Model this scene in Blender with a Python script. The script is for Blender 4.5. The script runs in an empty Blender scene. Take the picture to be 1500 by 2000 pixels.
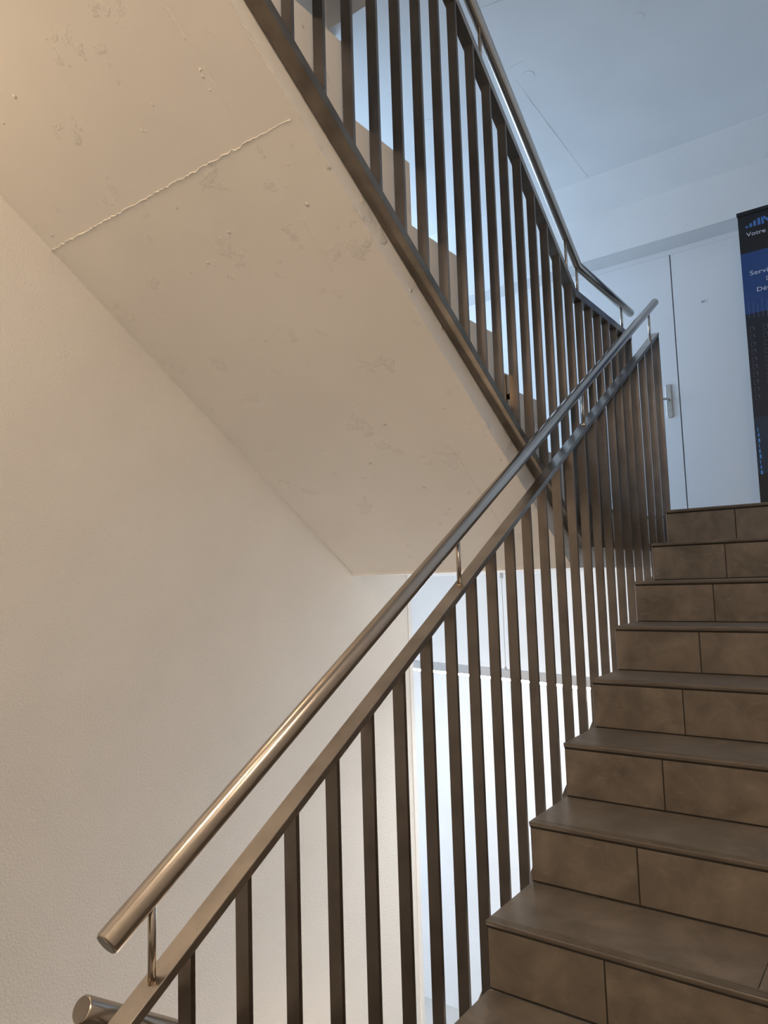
import bpy, bmesh, math, random
from mathutils import Vector, Matrix
random.seed(7)
S = bpy.context.scene
COL = S.collection

# ------------------------------------------------------------------ camera
cam_d = bpy.data.cameras.new('camera'); cam = bpy.data.objects.new('camera', cam_d); COL.objects.link(cam)
cam_d.sensor_fit = 'VERTICAL'; cam_d.sensor_height = 24.0; cam_d.lens = 1409.96 / 2000 * 24.0
cam_d.clip_start = 0.02
yaw, pitch, roll = 0.6316, 0.0960, -0.0308
Fv = Vector((-math.sin(yaw) * math.cos(pitch), math.cos(yaw) * math.cos(pitch), math.sin(pitch)))
Rv = Vector((math.cos(yaw), math.sin(yaw), 0)); Uv = Rv.cross(Fv)
R2 = math.cos(roll) * Rv + math.sin(roll) * Uv; U2 = -math.sin(roll) * Rv + math.cos(roll) * Uv
cam.matrix_world = Matrix(((R2.x, U2.x, -Fv.x, 1.0036), (R2.y, U2.y, -Fv.y, -1.7733), (R2.z, U2.z, -Fv.z, 0.908), (0, 0, 0, 1)))
S.camera = cam

# ------------------------------------------------------------------ world, daylight, exposure
W = bpy.data.worlds.new('world'); S.world = W; W.use_nodes = True
W.node_tree.nodes['Background'].inputs[0].default_value = (0.62, 0.76, 1.0, 1)
W.node_tree.nodes['Background'].inputs[1].default_value = 0.6
vs = S.view_settings
vs.view_transform = 'Standard'; vs.look = 'None'; vs.gamma = 1.0; vs.use_curve_mapping = False
vs.exposure = 0.0
S.cycles.max_bounces = 10; S.cycles.diffuse_bounces = 6; S.cycles.glossy_bounces = 5
S.cycles.sample_clamp_indirect = 6.0


def area(name, loc, target, sx, sy, power, color):
    d = bpy.data.lights.new(name, 'AREA'); d.shape = 'RECTANGLE'; d.size = sx; d.size_y = sy
    d.energy = power; d.color = color
    o = bpy.data.objects.new(name, d); COL.objects.link(o); o.location = loc
    o.rotation_euler = (Vector(target) - Vector(loc)).to_track_quat('-Z', 'Y').to_euler()
    return o


# daylight in the window at the left end of the landing corridor, and in the one of the room below
area('daylight_landing_window', (-4.32, 2.62, 2.55), (0, 2.62, 2.5), 1.9, 2.0, 128, (0.55, 0.755, 1.0))
area('daylight_lower_window', (-4.32, 2.75, -1.35), (0, 2.9, -1.2), 1.9, 2.2, 32, (0.56, 0.75, 1.0))

# ------------------------------------------------------------------ materials
MATS = {}


def new_mat(name):
    m = bpy.data.materials.new(name); m.use_nodes = True
    nt = m.node_tree; b = nt.nodes['Principled BSDF']; MATS[name] = m
    return m, nt, b


def N(nt, t, **kw):
    n = nt.nodes.new(t)
    for k, v in kw.items():
        setattr(n, k, v)
    return n


def ramp(nt, stops):
    r = N(nt, 'ShaderNodeValToRGB'); e = r.color_ramp.elements
    while len(e) < len(stops):
        e.new(0.5)
    for x, (p, c) in zip(e, stops):
        x.position = p; x.color = (*c, 1) if len(c) == 3 else c
    return r


def coords(nt, scale=(1, 1, 1)):
    tc = N(nt, 'ShaderNodeNewGeometry'); mp = N(nt, 'ShaderNodeMapping'); mp.inputs['Scale'].default_value = scale
    nt.links.new(tc.outputs['Position'], mp.inputs['Vector'])
    return mp.outputs['Vector']


def plain(name, col, rough=0.5, metal=0.0, emit=None, estr=0.0):
    m, nt, b = new_mat(name)
    b.inputs['Base Color'].default_value = (*col, 1); b.inputs['Roughness'].default_value = rough; b.inputs['Metallic'].default_value = metal
    if emit:
        b.inputs['Emission Color'].default_value = (*emit, 1); b.inputs['Emission Strength'].default_value = estr
    return m


def plaster(name, col, fine=180, bump=0.25, dist=0.002, patches=0.0, rough=0.85):
    m, nt, b = new_mat(name); L = nt.links
    v = coords(nt)
    n1 = N(nt, 'ShaderNodeTexNoise'); n1.inputs['Scale'].default_value = 2.3; n1.inputs['Detail'].default_value = 3
    L.new(v, n1.inputs['Vector'])
    c0 = tuple(x * 0.955 for x in col)
    r = ramp(nt, [(0.35, c0), (0.68, col)]); L.new(n1.outputs['Fac'], r.inputs['Fac'])
    L.new(r.outputs['Color'], b.inputs['Base Color'])
    n2 = N(nt, 'ShaderNodeTexNoise'); n2.inputs['Scale'].default_value = fine; n2.inputs['Detail'].default_value = 3
    L.new(v, n2.inputs['Vector'])
    bp = N(nt, 'ShaderNodeBump'); bp.inputs['Strength'].default_value = bump; bp.inputs['Distance'].default_value = dist
    h = n2.outputs['Fac']
    if patches:
        # sparse trowel marks and blobs of plaster on smooth painted concrete
        n3 = N(nt, 'ShaderNodeTexNoise'); n3.inputs['Scale'].default_value = 7.0; n3.inputs['Detail'].default_value = 8; n3.inputs['Roughness'].default_value = 0.62
        L.new(v, n3.inputs['Vector'])
        r3 = ramp(nt, [(0.60, (0, 0, 0)), (0.72, (1, 1, 1))]); L.new(n3.outputs['Fac'], r3.inputs['Fac'])
        n4 = N(nt, 'ShaderNodeTexVoronoi'); n4.inputs['Scale'].default_value = 9.0
        L.new(v, n4.inputs['Vector'])
        r4 = ramp(nt, [(0.02, (1, 1, 1)), (0.075, (0, 0, 0))]); L.new(n4.outputs['Distance'], r4.inputs['Fac'])
        ad = N(nt, 'ShaderNodeMath', operation='ADD'); L.new(r3.outputs['Color'], ad.inputs[0]); L.new(r4.outputs['Color'], ad.inputs[1])
        mu = N(nt, 'ShaderNodeMath', operation='MULTIPLY'); mu.inputs[1].default_value = patches; L.new(ad.outputs[0], mu.inputs[0])
        ml = N(nt, 'ShaderNodeMath', operation='MULTIPLY'); ml.inputs[1].default_value = 0.10; L.new(n2.outputs['Fac'], ml.inputs[0])
        a2 = N(nt, 'ShaderNodeMath', operation='ADD'); L.new(mu.outputs[0], a2.inputs[0]); L.new(ml.outputs[0], a2.inputs[1])
        h = a2.outputs[0]
    L.new(h, bp.inputs['Height']); L.new(bp.outputs['Normal'], b.inputs['Normal'])
    b.inputs['Roughness'].default_value = rough
    return m


def steel(name, col, dark, rough=0.3, stretch=(60, 60, 2), bump=0.05, rv=0.22, aniso=0.0):
    m, nt, b = new_mat(name); L = nt.links
    v = coords(nt)
    n1 = N(nt, 'ShaderNodeTexNoise'); n1.inputs['Scale'].default_value = 9; n1.inputs['Detail'].default_value = 5
    L.new(v, n1.inputs['Vector'])
    r = ramp(nt, [(0.33, dark), (0.6, col)]); L.new(n1.outputs['Fac'], r.inputs['Fac']); L.new(r.outputs['Color'], b.inputs['Base Color'])
    v2 = coords(nt, stretch)
    n2 = N(nt, 'ShaderNodeTexNoise'); n2.inputs['Scale'].default_value = 6; n2.inputs['Detail'].default_value = 3
    L.new(v2, n2.inputs['Vector'])
    mr = N(nt, 'ShaderNodeMapRange'); mr.inputs['To Min'].default_value = rough * (1 - rv); mr.inputs['To Max'].default_value = rough * (1 + rv)
    L.new(n2.outputs['Fac'], mr.inputs['Value']); L.new(mr.outputs['Result'], b.inputs['Roughness'])
    bp = N(nt, 'ShaderNodeBump'); bp.inputs['Strength'].default_value = bump; bp.inputs['Distance'].default_value = 0.001
    L.new(n2.outputs['Fac'], bp.inputs['Height']); L.new(bp.outputs['Normal'], b.inputs['Normal'])
    b.inputs['Metallic'].default_value = 1.0
    if aniso:      # brushed along the length of the vertical bars
        b.inputs['Anisotropic'].default_value = aniso
        tv = N(nt, 'ShaderNodeCombineXYZ'); tv.inputs[0].default_value = 0.7071; tv.inputs[1].default_value = 0.7071
        L.new(tv.outputs[0], b.inputs['Tangent'])
    return m


def tile(name, col, var, rough):
    m, nt, b = new_mat(name); L = nt.links
    oi = N(nt, 'ShaderNodeObjectInfo'); g = N(nt, 'ShaderNodeNewGeometry')
    off = N(nt, 'ShaderNodeVectorMath', operation='SCALE'); off.inputs['Scale'].default_value = 13.0
    cmb = N(nt, 'ShaderNodeCombineXYZ'); L.new(oi.outputs['Random'], cmb.inputs[0]); L.new(oi.outputs['Random'], cmb.inputs[2])
    L.new(cmb.outputs[0], off.inputs[0])
    ad = N(nt, 'ShaderNodeVectorMath', operation='ADD'); L.new(g.outputs['Position'], ad.inputs[0]); L.new(off.outputs[0], ad.inputs[1])
    n1 = N(nt, 'ShaderNodeTexNoise'); n1.inputs['Scale'].default_value = 8.5; n1.inputs['Detail'].default_value = 8; n1.inputs['Roughness'].default_value = 0.6
    n1.inputs['Distortion'].default_value = 0.5
    L.new(ad.outputs[0], n1.inputs['Vector'])
    lo = tuple(x * (1 - var) for x in col); hi = tuple(x * (1 + var) for x in col)
    r = ramp(nt, [(0.3, lo), (0.52, col), (0.72, hi)]); L.new(n1.outputs['Fac'], r.inputs['Fac'])
    # pale scratches and smears of the concrete look
    mp = N(nt, 'ShaderNodeMapping'); mp.inputs['Scale'].default_value = (9, 9, 30); L.new(ad.outputs[0], mp.inputs['Vector'])
    n2 = N(nt, 'ShaderNodeTexNoise'); n2.inputs['Scale'].default_value = 2.2; n2.inputs['Detail'].default_value = 6; L.new(mp.outputs[0], n2.inputs['Vector'])
    r2 = ramp(nt, [(0.60, (0, 0, 0)), (0.80, (1, 1, 1))]); L.new(n2.outputs['Fac'], r2.inputs['Fac'])
    mx = N(nt, 'ShaderNodeMix', data_type='RGBA'); mx.inputs[7].default_value = (*[x * 1.7 for x in col], 1)
    ms = N(nt, 'ShaderNodeMath', operation='MULTIPLY'); ms.inputs[1].default_value = 0.45; L.new(r2.outputs['Color'], ms.inputs[0])
    L.new(ms.outputs[0], mx.inputs[0]); L.new(r.outputs['Color'], mx.inputs[6]); L.new(mx.outputs[2], b.inputs['Base Color'])
    mr = N(nt, 'ShaderNodeMapRange'); mr.inputs['To Min'].default_value = rough * 0.8; mr.inputs['To Max'].default_value = rough * 1.25
    L.new(n1.outputs['Fac'], mr.inputs['Value']); L.new(mr.outputs['Result'], b.inputs['Roughness'])
    n3 = N(nt, 'ShaderNodeTexNoise'); n3.inputs['Scale'].default_value = 120; L.new(g.outputs['Position'], n3.inputs['Vector'])
    bp = N(nt, 'ShaderNodeBump'); bp.inputs['Strength'].default_value = 0.08; bp.inputs['Distance'].default_value = 0.001
    L.new(n3.outputs['Fac'], bp.inputs['Height']); L.new(bp.outputs['Normal'], b.inputs['Normal'])
    return m


M_WALL = plaster('roughcast_wall_paint', (0.80, 0.785, 0.755), fine=125, bump=0.95, dist=0.004)
M_SOFFIT = plaster('painted_concrete', (0.80, 0.785, 0.755), fine=60, bump=0.9, dist=0.006, patches=0.9)
M_CEIL = plaster('ceiling_paint', (0.78, 0.785, 0.79), fine=60, bump=0.25, dist=0.003, patches=0.5)
M_ROUGHCEIL = plaster('ceiling_roughcast', (0.78, 0.785, 0.79), fine=110, bump=0.5, dist=0.003)
M_WHITE = plaster('smooth_white_wall', (0.84, 0.845, 0.85), fine=160, bump=0.12, dist=0.001)
M_DOOR = plain('door_paint', (0.74, 0.75, 0.77), 0.38)
M_GAP = plain('dark_joint', (0.012, 0.014, 0.016), 0.8)
M_STEEL = steel('brushed_steel', (0.47, 0.435, 0.40), (0.34, 0.31, 0.285), 0.30)
M_TUBE = steel('brushed_tube_steel', (0.50, 0.46, 0.42), (0.46, 0.42, 0.385), 0.22)
M_BAR = steel('raw_flat_bar_steel', (0.235, 0.212, 0.196), (0.185, 0.166, 0.152), 0.33, bump=0.004, rv=0.06, aniso=0.85)
M_STRINGER = steel('scaled_stringer_steel', (0.235, 0.205, 0.172), (0.150, 0.130, 0.108), 0.46)
M_TREAD = tile('tread_tile', (0.178, 0.154, 0.129), 0.30, 0.44)
M_RISER = tile('riser_tile', (0.180, 0.153, 0.123), 0.36, 0.50)
M_NOSE = tile('nosing_tile', (0.160, 0.138, 0.116), 0.2, 0.32)
M_GROUT = plain('dark_grout', (0.035, 0.030, 0.025), 0.9)
M_LANDING = plain('landing_floor_finish', (0.14, 0.12, 0.10), 0.5)
M_ROOMFLOOR = plain('pale_room_floor', (0.55, 0.55, 0.54), 0.6)
M_ALU = plain('grey_aluminium', (0.60, 0.62, 0.64), 0.45, 0.0)
M_HANDLE = plain('satin_handle', (0.60, 0.60, 0.58), 0.32, 1.0)
M_BLACK = plain('black_plastic', (0.008, 0.009, 0.012), 0.35)
M_DIFF = plain('lamp_diffuser', (0.9, 0.9, 0.9), 0.5, 0, (1.0, 0.975, 0.93), 80.0)
M_WARM = plain('warm_diffuser', (0.9, 0.85, 0.75), 0.5, 0, (1.0, 0.72, 0.44), 112.0)
M_WARM2 = plain('warm_ceiling_diffuser', (0.9, 0.85, 0.75), 0.5, 0, (1.0, 0.765, 0.55), 66.0)
M_LOWFILL = plain('warm_low_fill', (0.9, 0.85, 0.75), 0.5, 0, (1.0, 0.765, 0.55), 380.0)  # glow of the added fill light under the soffit
M_WARM3 = plain('warm_bracket_diffuser', (0.9, 0.85, 0.75), 0.5, 0, (1.0, 0.765, 0.55), 130.0)
M_BRASS = plain('bracket_steel', (0.52, 0.40, 0.28), 0.25, 1.0)
M_CABLE = plain('steel_cable', (0.30, 0.31, 0.32), 0.4, 0.6)
M_BN_BLACK = plain('banner_black', (0.006, 0.008, 0.012), 0.45)
M_BN_BLUE = plain('banner_blue', (0.012, 0.055, 0.20), 0.45)
M_BN_NAVY = plain('banner_navy', (0.007, 0.012, 0.026), 0.45)
M_BN_LOGO = plain('banner_logo_blue', (0.06, 0.17, 0.48), 0.45)
M_BN_TEXT = plain('banner_text', (0.62, 0.66, 0.74), 0.5)
M_BN_FAINT = plain('banner_faint_line', (0.10, 0.19, 0.40), 0.5)
M_BN_RACK = plain('banner_rack_print', (0.10, 0.12, 0.16), 0.5)
M_BN_GLOW = plain('banner_glow_print', (0.08, 0.30, 0.72), 0.5)

# ------------------------------------------------------------------ mesh helpers


class MB:
    def __init__(self):
        self.v = []; self.f = []

    def add(self, vs, fs):
        o = len(self.v); self.v += [tuple(x) for x in vs]; self.f += [tuple(i + o for i in f) for f in fs]
        return self

    def box(self, a, b):
        (x0, y0, z0), (x1, y1, z1) = a, b
        return self.add([(x0, y0, z0), (x1, y0, z0), (x1, y1, z0), (x0, y1, z0), (x0, y0, z1), (x1, y0, z1), (x1, y1, z1), (x0, y1, z1)],
                        [(0, 3, 2, 1), (4, 5, 6, 7), (0, 1, 5, 4), (1, 2, 6, 5), (2, 3, 7, 6), (3, 0, 4, 7)])

    def prism_x(self, poly, x0, x1):
        n = len(poly)
        vs = [(x0, y, z) for y, z in poly] + [(x1, y, z) for y, z in poly]
        fs = [tuple(range(n)), tuple(range(2 * n - 1, n - 1, -1))] + [(i, i + n, (i + 1) % n + n, (i + 1) % n) for i in range(n)]
        return self.add(vs, fs)

    def prism_z(self, poly, z0, z1):
        n = len(poly)
        vs = [(x, y, z0) for x, y in poly] + [(x, y, z1) for x, y in poly]
        fs = [tuple(range(n)), tuple(range(2 * n - 1, n - 1, -1))] + [(i, i + n, (i + 1) % n + n, (i + 1) % n) for i in range(n)]
        return self.add(vs, fs)

    def prism_y(self, poly, y0, y1):
        n = len(poly)
        vs = [(x, y0, z) for x, z in poly] + [(x, y1, z) for x, z in poly]
        fs = [tuple(range(n)), tuple(range(2 * n - 1, n - 1, -1))] + [(i, i + n, (i + 1) % n + n, (i + 1) % n) for i in range(n)]
        return self.add(vs, fs)

    def tube(self, pts, r, n=24, caps=None):
        """mitred round tube along a polyline; r a number or one per point"""
        pts = [Vector(p) for p in pts]; rings = []
        rs = r if isinstance(r, (list, tuple)) else [r] * len(pts)
        d0 = (pts[1] - pts[0]).normalized()
        up = Vector((1, 0, 0)) if abs(d0.x) < 0.9 else Vector((0, 0, 1))
        for i, p in enumerate(pts):
            din = (pts[i] - pts[i - 1]).normalized() if i else (pts[1] - pts[0]).normalized()
            dout = (pts[i + 1] - pts[i]).normalized() if i < len(pts) - 1 else din
            t = (din + dout).normalized()
            u = (up - up.dot(din) * din).normalized(); w = din.cross(u)
            ring = []
            for k in range(n):
                a = 2 * math.pi * k / n
                q = u * math.cos(a) * rs[i] + w * math.sin(a) * rs[i]
                q = q - din * (q.dot(t) / din.dot(t))
                ring.append(p + q)
            rings.append(ring)
        vs = [v for rg in rings for v in rg]; fs = []
        for i in range(len(rings) - 1):
            for k in range(n):
                a = i * n + k; b = i * n + (k + 1) % n
                fs.append((a, a + n, b + n, b))
        fs.append(tuple(range(n))); fs.append(tuple(range(len(vs) - 1, len(vs) - n - 1, -1)))
        return self.add(vs, fs)

    def mesh(self, name):
        me = bpy.data.meshes.new(name); me.from_pydata(self.v, [], self.f)
        bm = bmesh.new(); bm.from_mesh(me); bmesh.ops.recalc_face_normals(bm, faces=bm.faces); bm.to_mesh(me); bm.free()
        return me

    def build(self, name, mat, parent=None, smooth=False, bevel=0.0):
        me = self.mesh(name); me.materials.append(mat)
        o = bpy.data.objects.new(name, me); COL.objects.link(o)
        if parent is not None:
            o.parent = parent; o.matrix_parent_inverse = parent.matrix_world.inverted()
        if smooth:
            for p in me.polygons:
                p.use_smooth = len(p.vertices) == 4
        if bevel:
            m = o.modifiers.new('bevel', 'BEVEL'); m.width = bevel; m.segments = 2; m.limit_method = 'ANGLE'; m.angle_limit = math.radians(40)
        return o


def empty(name, loc):
    o = bpy.data.objects.new(name, None); COL.objects.link(o); o.location = loc; o.empty_display_size = 0.1
    o.matrix_world = Matrix.Translation(loc)
    return o


def tag(o, label=None, cat=None, group=None, kind=None):
    if label: o['label'] = label
    if cat: o['category'] = cat
    if group: o['group'] = group
    if kind: o['kind'] = kind
    return o


def struct(o, label=None):
    o['kind'] = 'structure'
    if label: o['label'] = label
    return o


# ------------------------------------------------------------------ dimensions
RISE, RUN = 0.175, 0.289
WL = -1.36                       # face of the left wall
FX = -0.175                      # flank of the upper flight
RW = 1.45                        # right wall
ZL = 7 * RISE                    # landing level 1.225
ZS = 0.942                       # soffit of the landing slab
ZC = 3.93                        # ceiling above the landing
YD = 3.95                        # door wall
YF = 4.2                         # far wall of the room below

# ------------------------------------------------------------------ the setting
o = MB().prism_x([(-4.2, -3.2), (1.67, -3.2), (1.67, ZS + 0.1), (1.13, ZS + 0.3), (1.13, 4.7), (-4.2, 4.7)], WL - 0.2, WL).build('wall_left', M_WALL)
struct(o, 'cream roughcast wall on the left under the sloping stair soffit')
tr = MB().box((WL - 0.205, 1.655, -3.2), (WL + 0.004, 1.69, ZS - 0.002)).build('trim_1', M_WHITE); struct(tr, 'pale vertical corner strip at the end of the left wall')
struct(MB().box((RW, -4.2, -3.2), (RW + 0.2, 4.3, 4.7)).build('wall_right', M_WALL), 'plain white wall along the right of the lower flight')
struct(MB().box((WL - 0.2, -4.4, -3.2), (RW + 0.2, -4.2, 4.7)).build('wall_back', M_WALL), 'plain wall behind the viewer')
struct(MB().box((-4.6, 0.95, -3.2), (WL - 0.2, 1.1, 4.7)).build('wall_corridor', M_WHITE), 'plain corridor wall behind the left stair wall')
# left outer wall with two window openings
wo = MB()
for a, b in [((1.1, -3.2), (4.4, -2.5)), ((1.1, -0.2), (4.4, 1.5)), ((1.1, 3.6), (4.4, 4.7)), ((1.1, -2.5), (1.75, -0.2)), ((3.75, -2.5), (4.4, -0.2)), ((1.1, 1.5), (1.62, 3.6)), ((3.62, 1.5), (4.4, 3.6))]:
    wo.box((-4.6, a[0], a[1]), (-4.4, b[0], b[1]))
struct(wo.build('wall_outer', M_WHITE), 'outer wall with the daylight windows at the end of the corridor')
for n, (y0, y1, z0, z1) in enumerate([(1.62, 3.62, 1.5, 3.6), (1.75, 3.75, -2.5, -0.2)]):
    w = MB().box((-4.52, y0, z0), (-4.46, y0 + 0.06, z1)).box((-4.52, y1 - 0.06, z0), (-4.46, y1, z1)).box((-4.52, y0, z0), (-4.46, y1, z0 + 0.06)).box((-4.52, y0, z1 - 0.06), (-4.46, y1, z1)).box((-4.52, (y0 + y1) / 2 - 0.03, z0), (-4.46, (y0 + y1) / 2 + 0.03, z1)).build('window_%d' % (n + 1), M_ALU)
    struct(w, 'aluminium window letting daylight into the %s' % ('landing corridor' if n == 0 else 'room under the landing'))
# landing slab: its top is the landing floor, its underside the ceiling of the room below
fl = MB().prism_z([(FX, 1.165), (FX, 2.36), (0.0, 2.36), (0.0, 7 * RUN + 0.03), (RW, 7 * RUN + 0.03), (RW, 4.35), (-4.5, 4.35), (-4.5, 1.02), (WL - 0.2, 1.02), (WL - 0.2, 1.165)], ZS, ZL - 0.016).build('floor', M_WHITE)
struct(fl, 'landing slab at the head of the lower flight')
MB().prism_z([(FX + 0.001, 1.2), (FX + 0.001, 2.36), (0.0, 2.36), (0.0, 7 * RUN + 0.03), (RW, 7 * RUN + 0.03), (RW, YD), (-4.4, YD), (-4.4, 1.2)], ZL - 0.016, ZL).build('floor_finish', M_LANDING, fl)
struct(MB().box((-4.6, 1.0, -3.2), (RW + 0.2, 4.4, -3.0)).build('floor', M_ROOMFLOOR), 'floor of the bright room under the landing')
struct(MB().prism_z([(WL, -4.2), (RW, -4.2), (RW, -4 * RUN + 0.02), (FX, -4 * RUN + 0.02), (FX, -1.2), (WL, -1.2)], -1.05, -0.875).build('floor', M_LANDING), 'lower landing floor at the foot of the flight')
# door wall with beam
dw = MB().box((-4.6, YD, ZL), (-1.29, YD + 0.3, 3.42)).box((1.05, YD, ZL), (RW, YD + 0.3, 3.42)).box((-1.29, YD + 0.06, ZL), (1.05, YD + 0.3, 3.42)).build('wall_door', M_WHITE)
struct(dw, 'pale wall around the flush doors on the landing')
bm_ = MB().prism_x([(3.735, 3.42), (YD + 0.3, 3.42), (YD + 0.3, 4.7), (3.44, 4.7), (3.44, ZC), (3.735, 3.775)], -4.5, RW).build('trim_2', M_ROUGHCEIL)
struct(bm_, 'white roughcast beam with sloping top above the landing doors')
ce = MB().box((-4.5, 1.07, ZC), (RW, 3.46, ZC + 0.35)).build('ceiling', M_CEIL)
struct(ce, 'pale painted concrete ceiling above the landing with formwork seams')
struct(MB().box((WL - 0.2, -4.2, 4.5), (RW + 0.2, 1.2, 4.7)).build('ceiling', M_CEIL), 'upper ceiling over the stairwell')
struct(MB().box((-4.6, YF, -3.2), (RW + 0.2, YF + 0.2, ZS)).build('wall_far', M_WHITE), 'bright white wall of the room under the landing')


def seam(pts, w, h, parent, mat, normal, name, jitter=0.0012, n=40):
    """irregular ridge of plaster following a straight joint"""
    a, b = Vector(pts[0]), Vector(pts[1]); nrm = Vector(normal).normalized(); d = (b - a).normalized(); s = d.cross(nrm)
    vs = []; fs = []
    for i in range(n + 1):
        c = a.lerp(b, i / n) + s * random.uniform(-jitter, jitter)
        ww = w * random.uniform(0.6, 1.5); hh = h * random.uniform(0.35, 1.5)
        vs += [c - s * ww - nrm * 0.001, c + nrm * hh + s * ww * random.uniform(-0.4, 0.4), c + s * ww - nrm * 0.001]
        if i:
            k = 3 * i
            fs += [(k - 3, k, k + 1, k - 2), (k - 2, k + 1, k + 2, k - 1)]
    return MB().add(vs, fs).build(name, mat, parent)


# formwork seams and filled holes of the landing ceiling
for a, b in [((-0.728, 2.078), (-0.775, 3.41)), ((-0.70, 1.44), (-0.40, 1.51)), ((-0.72, 1.968), (-0.62, 1.967)), ((-1.50, 1.72), (-1.34, 1.70)), ((-1.78, 1.80), (-1.79, 2.0))]:
    seam([(a[0], a[1], ZC), (b[0], b[1], ZC)], 0.0022, 0.0016, ce, M_CEIL, (0, 0, -1), 'formwork_seam', n=24)
for x, y in [(-1.358, 2.108), (-0.6525, 2.099), (0.0142, 2.057)]:
    vs = [(x + 0.041 * math.cos(a), y + 0.041 * math.sin(a), ZC - 0.0015) for a in [2 * math.pi * k / 32 for k in range(32)]]
    vs += [(x + 0.043 * math.cos(a), y + 0.043 * math.sin(a), ZC + 0.002) for a in [2 * math.pi * k / 32 for k in range(32)]]
    MB().add(vs, [tuple(range(32))] + [(k, (k + 1) % 32, (k + 1) % 32 + 32, k + 32) for k in range(32)]).build('filled_hole', M_CEIL, ce)

# ------------------------------------------------------------------ doors
d1 = MB().box((-1.28, YD + 0.012, ZL + 0.006), (-0.3565, YD + 0.055, 3.378)).build('door_1', M_DOOR)
struct(d1, 'flush pale grey door leaf with lever handle behind the railing')
d1t = MB().box((-1.28, YD + 0.010, 3.3785), (1.045, YD + 0.055, 3.42)).build('door_head', M_DOOR, d1)
pl = MB()
cx, cz, hw, hh = -0.4305, 2.227, 0.021, 0.131
poly = []
for qx, qz, a0 in [(1, 1, 0), (-1, 1, 90), (-1, -1, 180), (1, -1, 270)]:
    for k in range(7):
        a = math.radians(a0 + k * 15); poly.append((cx + qx * (hw - 0.016) + 0.016 * math.cos(a), cz + qz * (hh - 0.016) + 0.016 * math.sin(a)))
hp = pl.prism_y(poly, YD - 0.001, YD + 0.012).build('door_handle', M_HANDLE, d1, bevel=0.002); hp['label'] = 'satin steel lever handle on a tall rounded plate'
MB().tube([(cx, YD, cz + 0.008), (cx, YD - 0.042, cz + 0.008), (cx - 0.018, YD - 0.056, cz + 0.008), (cx - 0.125, YD - 0.056, cz + 0.008)], 0.0095, 16).build('lever', M_HANDLE, hp, smooth=True)
MB().tube([(cx, YD, cz - 0.062), (cx, YD - 0.004, cz - 0.062)], 0.009, 16).build('lock_cylinder', M_HANDLE, hp)
d2 = MB().box((-0.3475, YD + 0.012, ZL + 0.006), (1.04, YD + 0.055, 3.378)).build('door_2', M_DOOR)
struct(d2, 'wide flush pale panel with small sticker right of the dark joint')
MB().box((-0.3565, YD + 0.05, ZL), (-0.3475, YD + 0.058, 3.378)).build('trim_3', M_GAP)
struct(bpy.data.objects['trim_3'], 'dark vertical joint between the two door panels')


def text(name, body, x, y, z, h, mat, parent, width=None, font_shear=0.0):
    """flat lettering facing -Y; z is the baseline, h the capital height"""
    c = bpy.data.curves.new(name, 'FONT'); c.body = body; c.size = h / 0.70; c.extrude = 0.0003; c.resolution_u = 3
    t = bpy.data.objects.new('tmp_text', c); COL.objects.link(t)
    dg = bpy.context.evaluated_depsgraph_get(); me = bpy.data.meshes.new_from_object(t.evaluated_get(dg))
    bpy.data.objects.remove(t); bpy.data.curves.remove(c)
    xs = [v.co.x for v in me.vertices]; x0, x1 = min(xs), max(xs)
    k = (width / (x1 - x0)) if width else 1.0
    for v in me.vertices:
        v.co = Vector((x + (v.co.x - x0) * k, y - v.co.z, z + v.co.y))
    me.materials.clear(); me.materials.append(mat); me.name = name
    ob = bpy.data.objects.new(name, me); COL.objects.link(ob)
    if parent is not None:
        ob.parent = parent; ob.matrix_parent_inverse = parent.matrix_world.inverted()
    return ob


st = MB().box((-0.150, YD + 0.0105, 2.930), (-0.108, YD + 0.012, 2.966)).build('sticker', M_DOOR)
tag(st, 'tiny pale sticker with dark letters on the wide door panel', 'sticker')
text('lettering', 'EXT', -0.146, YD + 0.0100, 2.938, 0.015, M_GAP, st, 0.030)

# ------------------------------------------------------------------ lower flight
lf = empty('staircase', (0.6, -4 * RUN, -0.875))
tag(lf, 'lower flight of brown stone-look tiled steps climbing to the landing', 'staircase')
XR = RW - 0.001
k0, k1 = -4, 7
# concrete waist of the flight, set behind the tiles
poly = []
for k in range(k0, k1 + 1):
    y = k * RUN + 0.018; poly += [(y, (k - 1) * RISE - 0.014), (y, k * RISE - 0.014)]
poly += [(k1 * RUN + 0.03, ZL - 0.016), (k1 * RUN + 0.03, ZS), (-0.95, -0.875)]
MB().prism_x(poly, -0.004, XR).build('concrete_flight', M_WHITE, lf)


def slab_box(x0, x1, y0, y1, z0, z1):
    return MB().box((x0, y0, z0), (x1, y1, z1))


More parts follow.
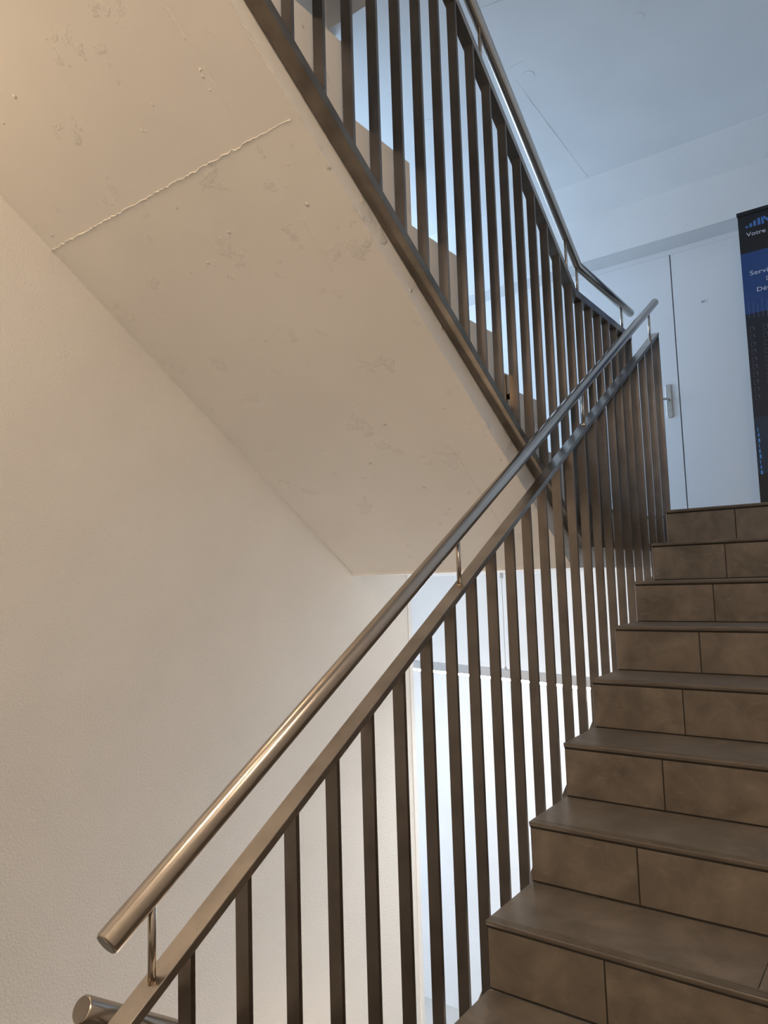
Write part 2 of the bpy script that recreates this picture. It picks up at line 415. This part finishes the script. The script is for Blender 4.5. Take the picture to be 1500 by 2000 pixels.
for k in range(k0, k1 + 1):
    y = k * RUN; z = k * RISE
    yb = y + 0.0075                                      # riser face, slightly behind the nosing
    # grout bed that carries the tiles of this step
    stp = MB().box((0.0, yb + 0.002, z - RISE - 0.002), (XR, y + 0.017, z - 0.0165))
    if k < k1:
        stp.box((0.0, y + 0.004, z - 0.0162), (XR, y + RUN + 0.004, z - 0.002))
    else:
        stp.box((0.0, y + 0.004, z - 0.0162), (XR, y + 0.30, z - 0.002))
    sp = stp.build('step', M_GROUT, lf)
    # riser tiles, joints 4 mm wide
    zb, zt = z - RISE + 0.0035, z - 0.0205
    for x0, x1 in [(0.002, 0.316), (0.320, 0.946), (0.950, XR)]:
        MB().box((x0, yb, zb), (x1, yb + 0.009, zt)).build('riser_tile', M_RISER, sp, bevel=0.0008)
    # tread tiles behind the grooved nosing
    ye = y + RUN + 0.003 if k < k1 else y + 0.30
    for x0, x1 in ([(0.0, 0.650), (0.652, 1.28), (1.282, XR)] if k % 2 == 0 else [(0.0, 0.792), (0.794, XR)]):
        MB().box((x0, y + 0.036, z - 0.010), (x1, ye, z)).build('tread_tile', M_TREAD, sp, bevel=0.0006)
    # nosing: rounded front edge and four anti-slip grooves
    pr = [(y + 0.010, z - 0.0150), (y + 0.003, z - 0.0125), (y + 0.0002, z - 0.0050), (y + 0.0002, z - 0.0012), (y + 0.0012, z)]
    for g in range(4):
        a = y + 0.0050 + g * 0.0072
        pr += [(a, z), (a + 0.0004, z - 0.0030), (a + 0.0030, z - 0.0030), (a + 0.0034, z)]
    pr += [(y + 0.0352, z), (y + 0.0352, z - 0.0150)]
    MB().prism_x(pr, 0.0, XR).build('nosing', M_NOSE, sp)

# ------------------------------------------------------------------ upper flight
uf = empty('staircase', (-0.77, 1.17, ZL))
tag(uf, 'upper flight seen from below with cream painted concrete underside', 'staircase')


def zsof(y):
    return 1.771 - 0.7005 * y


# (Y of the riser, level of the tread above it), from the landing upwards
lev = [(1.19, 1.417), (0.905, 1.617), (0.590, 1.802), (0.325, 2.008), (0.030, 2.213), (-0.262, 2.417), (-0.55, 2.62), (-0.84, 2.82), (-1.13, 3.02), (-1.42, 3.22)]
poly = []
zprev = ZL
for yy, zz in lev:
    poly += [(yy, zprev), (yy, zz)]; zprev = zz
yt = -2.0  # head of the flight
poly += [(yt, lev[-1][1]), (yt, zsof(yt)), (1.165, zsof(1.165)), (1.19, ZS)]
slab = MB().prism_x(poly, WL + 0.0005, FX).build('flight_slab', M_SOFFIT, uf)
for i, (yy, zz) in enumerate(lev):
    ynext = lev[i + 1][0] if i + 1 < len(lev) else yt
    zlow = lev[i - 1][1] if i else ZL
    sp = MB().box((WL + 0.002, ynext + 0.002, zz - 0.010), (FX - 0.012, yy + 0.002, zz + 0.0015)).build('step_tile', M_TREAD, uf)
    MB().box((WL + 0.002, yy - 0.004, zlow + 0.003), (FX - 0.012, yy + 0.0015, zz - 0.012)).build('riser_tile', M_RISER, sp)
nsf = Vector((0, -0.7005, -1)).normalized()


def sp_(x, y):
    return (x, y, zsof(y))


seam([sp_(WL, -0.478), sp_(FX - 0.03, -0.478)], 0.0022, 0.0030, slab, M_SOFFIT, nsf, 'plaster_seam', jitter=0.0030, n=110)
seam([sp_(-0.342, -0.76), sp_(-0.352, -0.53)], 0.0016, 0.0015, slab, M_SOFFIT, nsf, 'plaster_seam', n=30)
seam([sp_(-0.355, -0.275), sp_(-0.366, -0.13)], 0.0014, 0.0012, slab, M_SOFFIT, nsf, 'plaster_seam', n=20)
seam([sp_(-0.36, 0.55), sp_(-0.37, 0.95)], 0.0014, 0.0012, slab, M_SOFFIT, nsf, 'plaster_seam', n=30)
seam([sp_(FX - 0.004, -0.80), sp_(FX - 0.004, 0.9)], 0.0022, 0.0014, slab, M_SOFFIT, nsf, 'plaster_seam', jitter=0.0025, n=160)
# lumps of plaster along the seams
rl = MB()
for (x, y, r) in [(-0.348, -0.70, .006), (-0.362, -0.64, .007), (-0.372, -0.60, .005), (-0.50, -0.79, .005), (-0.655, -0.606, .006), (-0.645, -0.60, .005), (-0.627, -0.358, .005), (-0.61, -0.362, .004), (-0.352, -0.478, .006), (-0.95, -0.45, .004), (-0.29, -0.40, .005), (-0.34, -0.36, .005), (-0.7, 0.2, .004), (-0.5, 0.05, .005), (-0.27, -0.1, .005)]:
    c = Vector(sp_(x, y)); tx = Vector((1, 0, 0)); ty = nsf.cross(tx)
    vs = [c + nsf * r * 0.45]
    for k in range(8):
        a = k * math.pi / 4; q = r * random.uniform(0.7, 1.4); vs.append(c + tx * q * math.cos(a) + ty * q * math.sin(a) - nsf * 0.0005)
    rl.add(vs, [(0, 1 + k, 1 + (k + 1) % 8) for k in range(8)])
lo = rl.build('plaster_lumps', M_SOFFIT, slab); lo['kind'] = 'stuff'
struct(MB().box((WL, -4.2, 3.02), (RW, -2.001, 3.22)).build('floor', M_SOFFIT), 'upper landing slab over the viewer')

# flight going down from the lower landing, below the frame
df = empty('staircase', (-0.77, -1.2, -0.875))
tag(df, 'flight descending beside the left wall from the lower landing', 'staircase')
poly = [(-1.2, -0.875)]
yy, zz = -1.05, -0.875
poly = [(-1.2, zz), (yy, zz)]
for i in range(10):
    zz -= 0.2; poly += [(yy, zz)]; yy += 0.285; poly += [(yy, zz)]
poly += [(yy, zz - 0.25), (-1.2, -1.13)]
MB().prism_x(poly, WL + 0.005, FX - 0.01).build('flight_slab', M_LANDING, df)

# ------------------------------------------------------------------ railings
RT = 0.0213                                             # handrail radius


def bar(mb, x0, x1, prof):
    """flat bar following (y, ztop) points, with vertical thickness t"""
    pts, t = prof
    return mb.prism_x([(y, z) for y, z in pts] + [(y, z - t) for y, z in reversed(pts)], x0, x1)


def handrail(pts, parent, dome_end=False):
    a, b = Vector(pts[0]), Vector(pts[-1]); d0 = (Vector(pts[1]) - a).normalized(); d1_ = (b - Vector(pts[-2])).normalized()
    P = [a, a + d0 * 0.003] + [Vector(q) for q in pts[1:-1]]
    R = [RT - 0.0025, RT] + [RT] * (len(pts) - 2)
    for f, s in [(0.012, 1.0), (0.006, 0.93), (0.002, 0.75), (0.0, 0.45)]:
        P.append(b - d1_ * f); R.append(RT * s)
    h = MB().tube(P, R, 40).build('handrail', M_TUBE, parent, smooth=True)
    MB().tube([a + d0 * 0.0005, a - d0 * 0.0006], RT - 0.0032, 40).build('end_cap', M_BAR, h)
    return h


# --- lower flight railing
XA0, XA1 = -0.089, -0.045; XAc = -0.067


def zra(y):
    return 0.8625 + 0.5995 * y


lr = empty('stair_railing', (XAc, -1.2, -0.875))
tag(lr, 'brushed steel railing with round handrail along the lower tiled flight', 'railing')
tra = MB(); bar(tra, XA0, XA1, ([(-1.36, zra(-1.36)), (2.303, zra(2.303))], 0.0195))
tra.build('top_rail', M_STEEL, lr, bevel=0.0012)
ya, yb = -1.083, 2.352
zta = lambda y: 1.0115 + 0.6062 * y
handrail([(XAc, ya, zta(ya)), (XAc, 0.5, zta(0.5)), (XAc, yb, zta(yb))], lr)
for y in (-0.998, 0.049, 1.121, 2.199):
    p = MB().tube([(XAc, y, zra(y) - 0.004), (XAc, y, zta(y) - 0.012)], 0.0068, 14).build('handrail_post', M_TUBE, lr, smooth=True)
    s = 0.5995
    MB().tube([(XAc, y, zra(y) - 0.003), (XAc, y, zra(y) + 0.0025)], 0.0078, 14).build('weld', M_BRASS, p)
YB = [-1.19, -1.057, -0.925, -0.793, -0.661, -0.530, -0.401, -0.268, -0.138, -0.010, 0.116, 0.247, 0.381, 0.519, 0.657, 0.796, 0.935, 1.074, 1.207, 1.339, 1.471, 1.603, 1.735, 1.867, 2.003, 2.140, 2.303]
for i, ye in enumerate(YB):
    t = 0.010; w = 0.034 if i < len(YB) - 1 else 0.040
    x1 = XA1 - 0.002; x0 = x1 - w
    a, b = ye - t, ye
    zt0, zt1 = zra(a) - 0.0185, zra(b) - 0.0185
    zb = max(0.6056 * ye - 0.34, -1.2)
    MB().prism_x([(a, zb), (b, zb), (b, zt1), (a, zt0)], x0, x1).build('baluster', M_BAR, lr)
bra = MB(); bar(bra, XA0, XA1, ([(-1.36, 0.6056 * -1.36 - 0.33), (2.31, 0.6056 * 2.31 - 0.33)], 0.02)); bra.build('bottom_rail', M_STRINGER, lr)

# --- upper flight railing
XU1, XU0 = -0.125, -0.169; XUc = -0.147
ur = empty('stair_railing', (XUc, 1.2, 1.03))
tag(ur, 'dark steel railing of the upper flight above the cream soffit', 'railing')


def zru(y):
    return 3.158 - 0.754 * y if y < 1.2865 else 2.188


def zsb(y):   # top of the bottom rail
    return max(1.8825 - 0.6645 * y, 1.062)


tu = MB(); bar(tu, XU0, XU1, ([(-1.0, zru(-1.0)), (1.2865, 2.188), (2.066, 2.186)], 0.034)); tu.build('top_rail', M_STEEL, ur, bevel=0.0012)
su = MB(); bar(su, XU0, XU1, ([(-1.0, zsb(-1.0)), (1.2347, 1.062), (2.34, 1.062)], 0.0345)); su.build('bottom_rail', M_STRINGER, ur, bevel=0.0012)
ztu = lambda y: 3.338 - 0.733 * y
handrail([(XUc, -1.0, ztu(-1.0)), (XUc, 1.368, 2.335), (XUc, 2.15, 2.330)], ur)
for y in (-0.35, 0.494, 1.236, 1.356, 1.981):
    zt_ = ztu(y) if y < 1.368 else 2.333
    MB().tube([(XUc, y, zru(y) - 0.004), (XUc, y, zt_ - 0.012)], 0.0068, 14).build('handrail_post', M_TUBE, ur, smooth=True)
for i in range(-4, 23):
    ye = -0.541 + 0.11836 * i; t = 0.010; a, b = ye - t, ye
    x1 = XU1 - 0.002; x0 = x1 - 0.034
    MB().prism_x([(a, zsb(a) - 0.002), (b, zsb(b) - 0.002), (b, zru(b) - 0.030), (a, zru(a) - 0.030)], x0, x1).build('baluster', M_BAR, ur)
# fixing bracket with bolt between flank and railing
bk = MB().box((FX - 0.001, 0.575, 1.545), (FX + 0.006, 0.72, 1.665)).build('bracket', M_BRASS, ur, bevel=0.001); bk['label'] = 'small brownish steel fixing plate with bolt'
MB().tube([(FX, 0.655, 1.585), (FX + 0.022, 0.655, 1.585)], 0.012, 6).build('bolt', M_BLACK, bk)
MB().tube([(FX, 0.655, 1.585), (FX + 0.034, 0.655, 1.585)], 0.006, 12).build('bolt_shank', M_HANDLE, bk)

# --- railing of the flight that goes down
dr = empty('stair_railing', (XUc, -1.05, -0.875))
tag(dr, 'end of another round steel handrail peeking in at bottom left', 'railing')
zd = lambda y: 0.232 - 0.69 * (y + 1.075)
handrail([(XUc, -1.075, zd(-1.075)), (XUc, 0.0, zd(0.0)), (XUc, 1.5, zd(1.5))], dr)
zdr = lambda y: zd(y) - 0.145
td = MB(); bar(td, XU0, XU1, ([(-1.06, zdr(-1.06)), (1.6, zdr(1.6))], 0.02)); td.build('top_rail', M_STEEL, dr)
for y in (-0.8, 0.2, 1.2):
    MB().tube([(XUc, y, zdr(y) - 0.004), (XUc, y, zd(y) - 0.012)], 0.0068, 14).build('handrail_post', M_TUBE, dr)
for i in range(22):
    ye = -1.05 + 0.12 * i
    MB().prism_x([(ye - 0.01, zdr(ye) - 1.1), (ye, zdr(ye) - 1.1), (ye, zdr(ye) - 0.018), (ye - 0.01, zdr(ye - 0.01) - 0.018)], XU0 + 0.008, XU1 - 0.002).build('baluster', M_BAR, dr)

# ------------------------------------------------------------------ pendant luminaire in the room under the landing
lp = Vector((-1.187, 2.5, 0.318)); ld = Vector((-0.9681, 0.2506, 0)).normalized(); ls = Vector((ld.y, -ld.x, 0))
pn = empty('pendant_light', lp)
tag(pn, 'long grey linear pendant lamp glowing behind the lower balusters', 'lamp')


def lbox(a, b, w, z0, z1):
    A = lp + ld * a; B = lp + ld * b
    q = [A - ls * w, B - ls * w, B + ls * w, A + ls * w]
    return MB().add([(v.x, v.y, z0) for v in q] + [(v.x, v.y, z1) for v in q], [(0, 3, 2, 1), (4, 5, 6, 7), (0, 1, 5, 4), (1, 2, 6, 5), (2, 3, 7, 6), (3, 0, 4, 7)])


lbox(-1.75, 1.55, 0.032, 0.268, 0.318).build('housing', M_ALU, pn)
lbox(-1.745, 1.545, 0.029, 0.252, 0.2685).build('diffuser', M_DIFF, pn)
for s in (-1.4, 0.0, 1.3):
    c = lp + ld * s
    w = MB().tube([(c.x, c.y, 0.318), (c.x, c.y, ZS - 0.03)], 0.0014, 8).build('suspension_cable', M_CABLE, pn)
    MB().tube([(c.x, c.y, ZS - 0.035), (c.x, c.y, ZS)], 0.011, 16).build('ceiling_cap', M_ALU, w)
    MB().tube([(c.x, c.y, 0.318), (c.x, c.y, 0.335)], 0.008, 12).build('cable_grip', M_ALU, w)

# ------------------------------------------------------------------ warm lamps of the stairwell
wl = empty('wall_lamp', (WL, -1.47, 2.60))
tag(wl, 'warm wall lamp beside the soffit at far left', 'lamp')
MB().box((WL, -1.56, 2.50), (WL + 0.025, -1.38, 2.70)).build('back_plate', M_ALU, wl)
MB().tube([(WL + 0.085, -1.47, 2.55), (WL + 0.085, -1.47, 2.66)], 0.038, 24).build('lamp_shade', M_WARM, wl, smooth=True)
for zz_, lab in ((2.10, 'lower of two warm cylindrical lamps on the right wall'), (2.62, 'upper of two warm cylindrical lamps on the right wall')):
    w2 = empty('wall_lamp', (RW, -1.9, zz_)); tag(w2, lab, 'lamp')
    MB().box((RW - 0.02, -1.96, zz_ + 0.02), (RW, -1.84, zz_ + 0.14)).build('back_plate', M_ALU, w2)
    MB().tube([(RW - 0.07, -1.9, zz_), (RW - 0.07, -1.9, zz_ + 0.16)], 0.036, 24).build('lamp_shade', M_WARM3, w2, smooth=True)
low_fill = empty('wall_lamp', (WL, 0.25, -1.75)); tag(low_fill, 'added warm fill light low on the left wall, out of view', 'lamp')  # unseen light added below the frame to brighten the soffit from beneath
MB().box((WL, 0.19, -1.73), (WL + 0.02, 0.31, -1.61)).build('back_plate', M_ALU, low_fill)
MB().tube([(WL + 0.07, 0.25, -1.75), (WL + 0.07, 0.25, -1.59)], 0.036, 24).build('lamp_shade', M_LOWFILL, low_fill, smooth=True)
cl = empty('ceiling_lamp', (0.3, -2.9, 3.02))
tag(cl, 'warm round ceiling lamp over the lower landing', 'lamp')
MB().tube([(0.3, -2.9, 3.02), (0.3, -2.9, 2.995)], 0.20, 40).build('lamp_base', M_ALU, cl)
MB().tube([(0.3, -2.9, 2.995), (0.3, -2.9, 2.94), (0.3, -2.9, 2.925)], [0.185, 0.185, 0.15], 40).build('lamp_shade', M_WARM2, cl)

# black fixture at the edge of the ceiling above the upper flight
bf = empty('ceiling_fixture', (-1.17, 1.0, 4.05))
tag(bf, 'small black fixture under the dark ceiling edge at the top', 'fixture')
MB().tube([(-1.19, 1.069, 4.10), (-1.19, 1.03, 4.10)], 0.012, 12).build('mount', M_BLACK, bf)
MB().box((-1.24, 0.97, 4.055), (-1.14, 1.03, 4.145)).build('housing', M_BLACK, bf, bevel=0.008)

# ------------------------------------------------------------------ roll-up banner
YB_ = 3.25; BX0, BX1 = 0.247, 1.097
bn = empty('roll_up_banner', ((BX0 + BX1) / 2, YB_, ZL))
tag(bn, 'tall dark blue roll-up banner standing on the landing at right', 'banner')
g = MB().box((BX0 + 0.003, YB_, ZL + 0.07), (BX1 - 0.003, YB_ + 0.0015, 3.20)).build('graphic', M_BN_NAVY, bn)
MB().box((BX0 - 0.002, YB_ - 0.008, 3.194), (BX1 + 0.002, YB_ + 0.012, 3.218)).build('top_bar', M_BLACK, bn, bevel=0.002)
MB().box((BX0 - 0.005, YB_ - 0.05, ZL), (BX1 + 0.005, YB_ + 0.05, ZL + 0.075)).build('base', M_ALU, bn, bevel=0.006)
MB().tube([((BX0 + BX1) / 2, YB_ + 0.03, ZL + 0.07), ((BX0 + BX1) / 2, YB_ + 0.02, 3.20)], 0.008, 12).build('support_pole', M_ALU, bn)


def prt(name, x0, x1, z0, z1, mat, d=0.0006):
    return MB().box((x0, YB_ - d, z0), (x1, YB_ - d + 0.0005, z1)).build(name, mat, g)


prt('header_print', BX0 + 0.003, BX1 - 0.003, 2.941, 3.20, M_BN_BLACK)
prt('blue_print', BX0 + 0.003, BX1 - 0.003, 2.540, 2.941, M_BN_BLUE)
prt('floor_print', BX0 + 0.003, BX1 - 0.003, ZL + 0.07, 1.512, M_BN_BLACK)
E2 = 0.0012
for x0, x1, z0, z1 in [(0.292, 0.307, 3.106, 3.119), (0.316, 0.331, 3.106, 3.130), (0.339, 0.354, 3.106, 3.141), (0.363, 0.379, 3.106, 3.151), (0.386, 0.399, 3.106, 3.158)]:
    prt('logo_bar', x0, x1, z0, z1, M_BN_LOGO, E2)
MB().prism_y([(0.386, 3.158), (0.399, 3.158), (0.438, 3.120), (0.438, 3.106), (0.427, 3.106)], YB_ - E2, YB_ - E2 + 0.0005).build('logo_diagonal', M_BN_LOGO, g)
prt('logo_bar', 0.430, 0.443, 3.106, 3.158, M_BN_LOGO, E2)
text('lettering', 'Votre', 0.293, YB_ - E2, 3.048, 0.027, M_BN_TEXT, g, 0.111)
text('lettering', 'Servi', 0.296, YB_ - E2, 2.789, 0.029, M_BN_TEXT, g, 0.103)
text('lettering', 'D', 0.387, YB_ - E2, 2.733, 0.027, M_BN_TEXT, g, 0.021)
text('lettering', 'Dév', 0.329, YB_ - E2, 2.674, 0.028, M_BN_TEXT, g, 0.078)
for i in range(9):
    x = 0.272 + i * 0.026
    prt('faint_line', x, x + 0.002, 2.515 - 0.004 * i, 2.625 - 0.015 * (i % 3), M_BN_FAINT, E2)
rk = MB()
for colx, n, s in [(0.270, 10, 1.0), (0.345, 11, 1.15), (0.44, 11, 1.3)]:
    for i in range(n):
        z = 2.42 - i * 0.049 * s ** 0.3; x = colx + 0.0
        w, h = 0.026 * s, 0.030
        rk.box((x, YB_ - E2, z), (x + 0.002, YB_ - E2 + .0005, z + h)).box((x, YB_ - E2, z), (x + w * .55, YB_ - E2 + .0005, z + 0.002)).box((x + w * .75, YB_ - E2, z + .008), (x + w * .75 + .003, YB_ - E2 + .0005, z + h)).box((x, YB_ - E2, z + h), (x + w, YB_ - E2 + .0005, z + h + 0.002))
        rk.box((x + w * .92, YB_ - E2, z + .010), (x + w * .92 + .002, YB_ - E2 + .0005, z + h))
rk.build('server_rack_print', M_BN_RACK, g)
gl = MB()
for i in range(9):
    z = 1.80 - i * 0.034; gl.box((0.266 + 0.001 * (i % 2), YB_ - E2, z - 0.024), (0.271 + 0.003 * (i % 3), YB_ - E2 + .0005, z))
gl.build('light_strip_print', M_BN_GLOW, g)
prt('aisle_print', BX0 + 0.003, BX1 - 0.003, 1.512, 1.87, plain('banner_aisle', (0.008, 0.026, 0.055), 0.45))
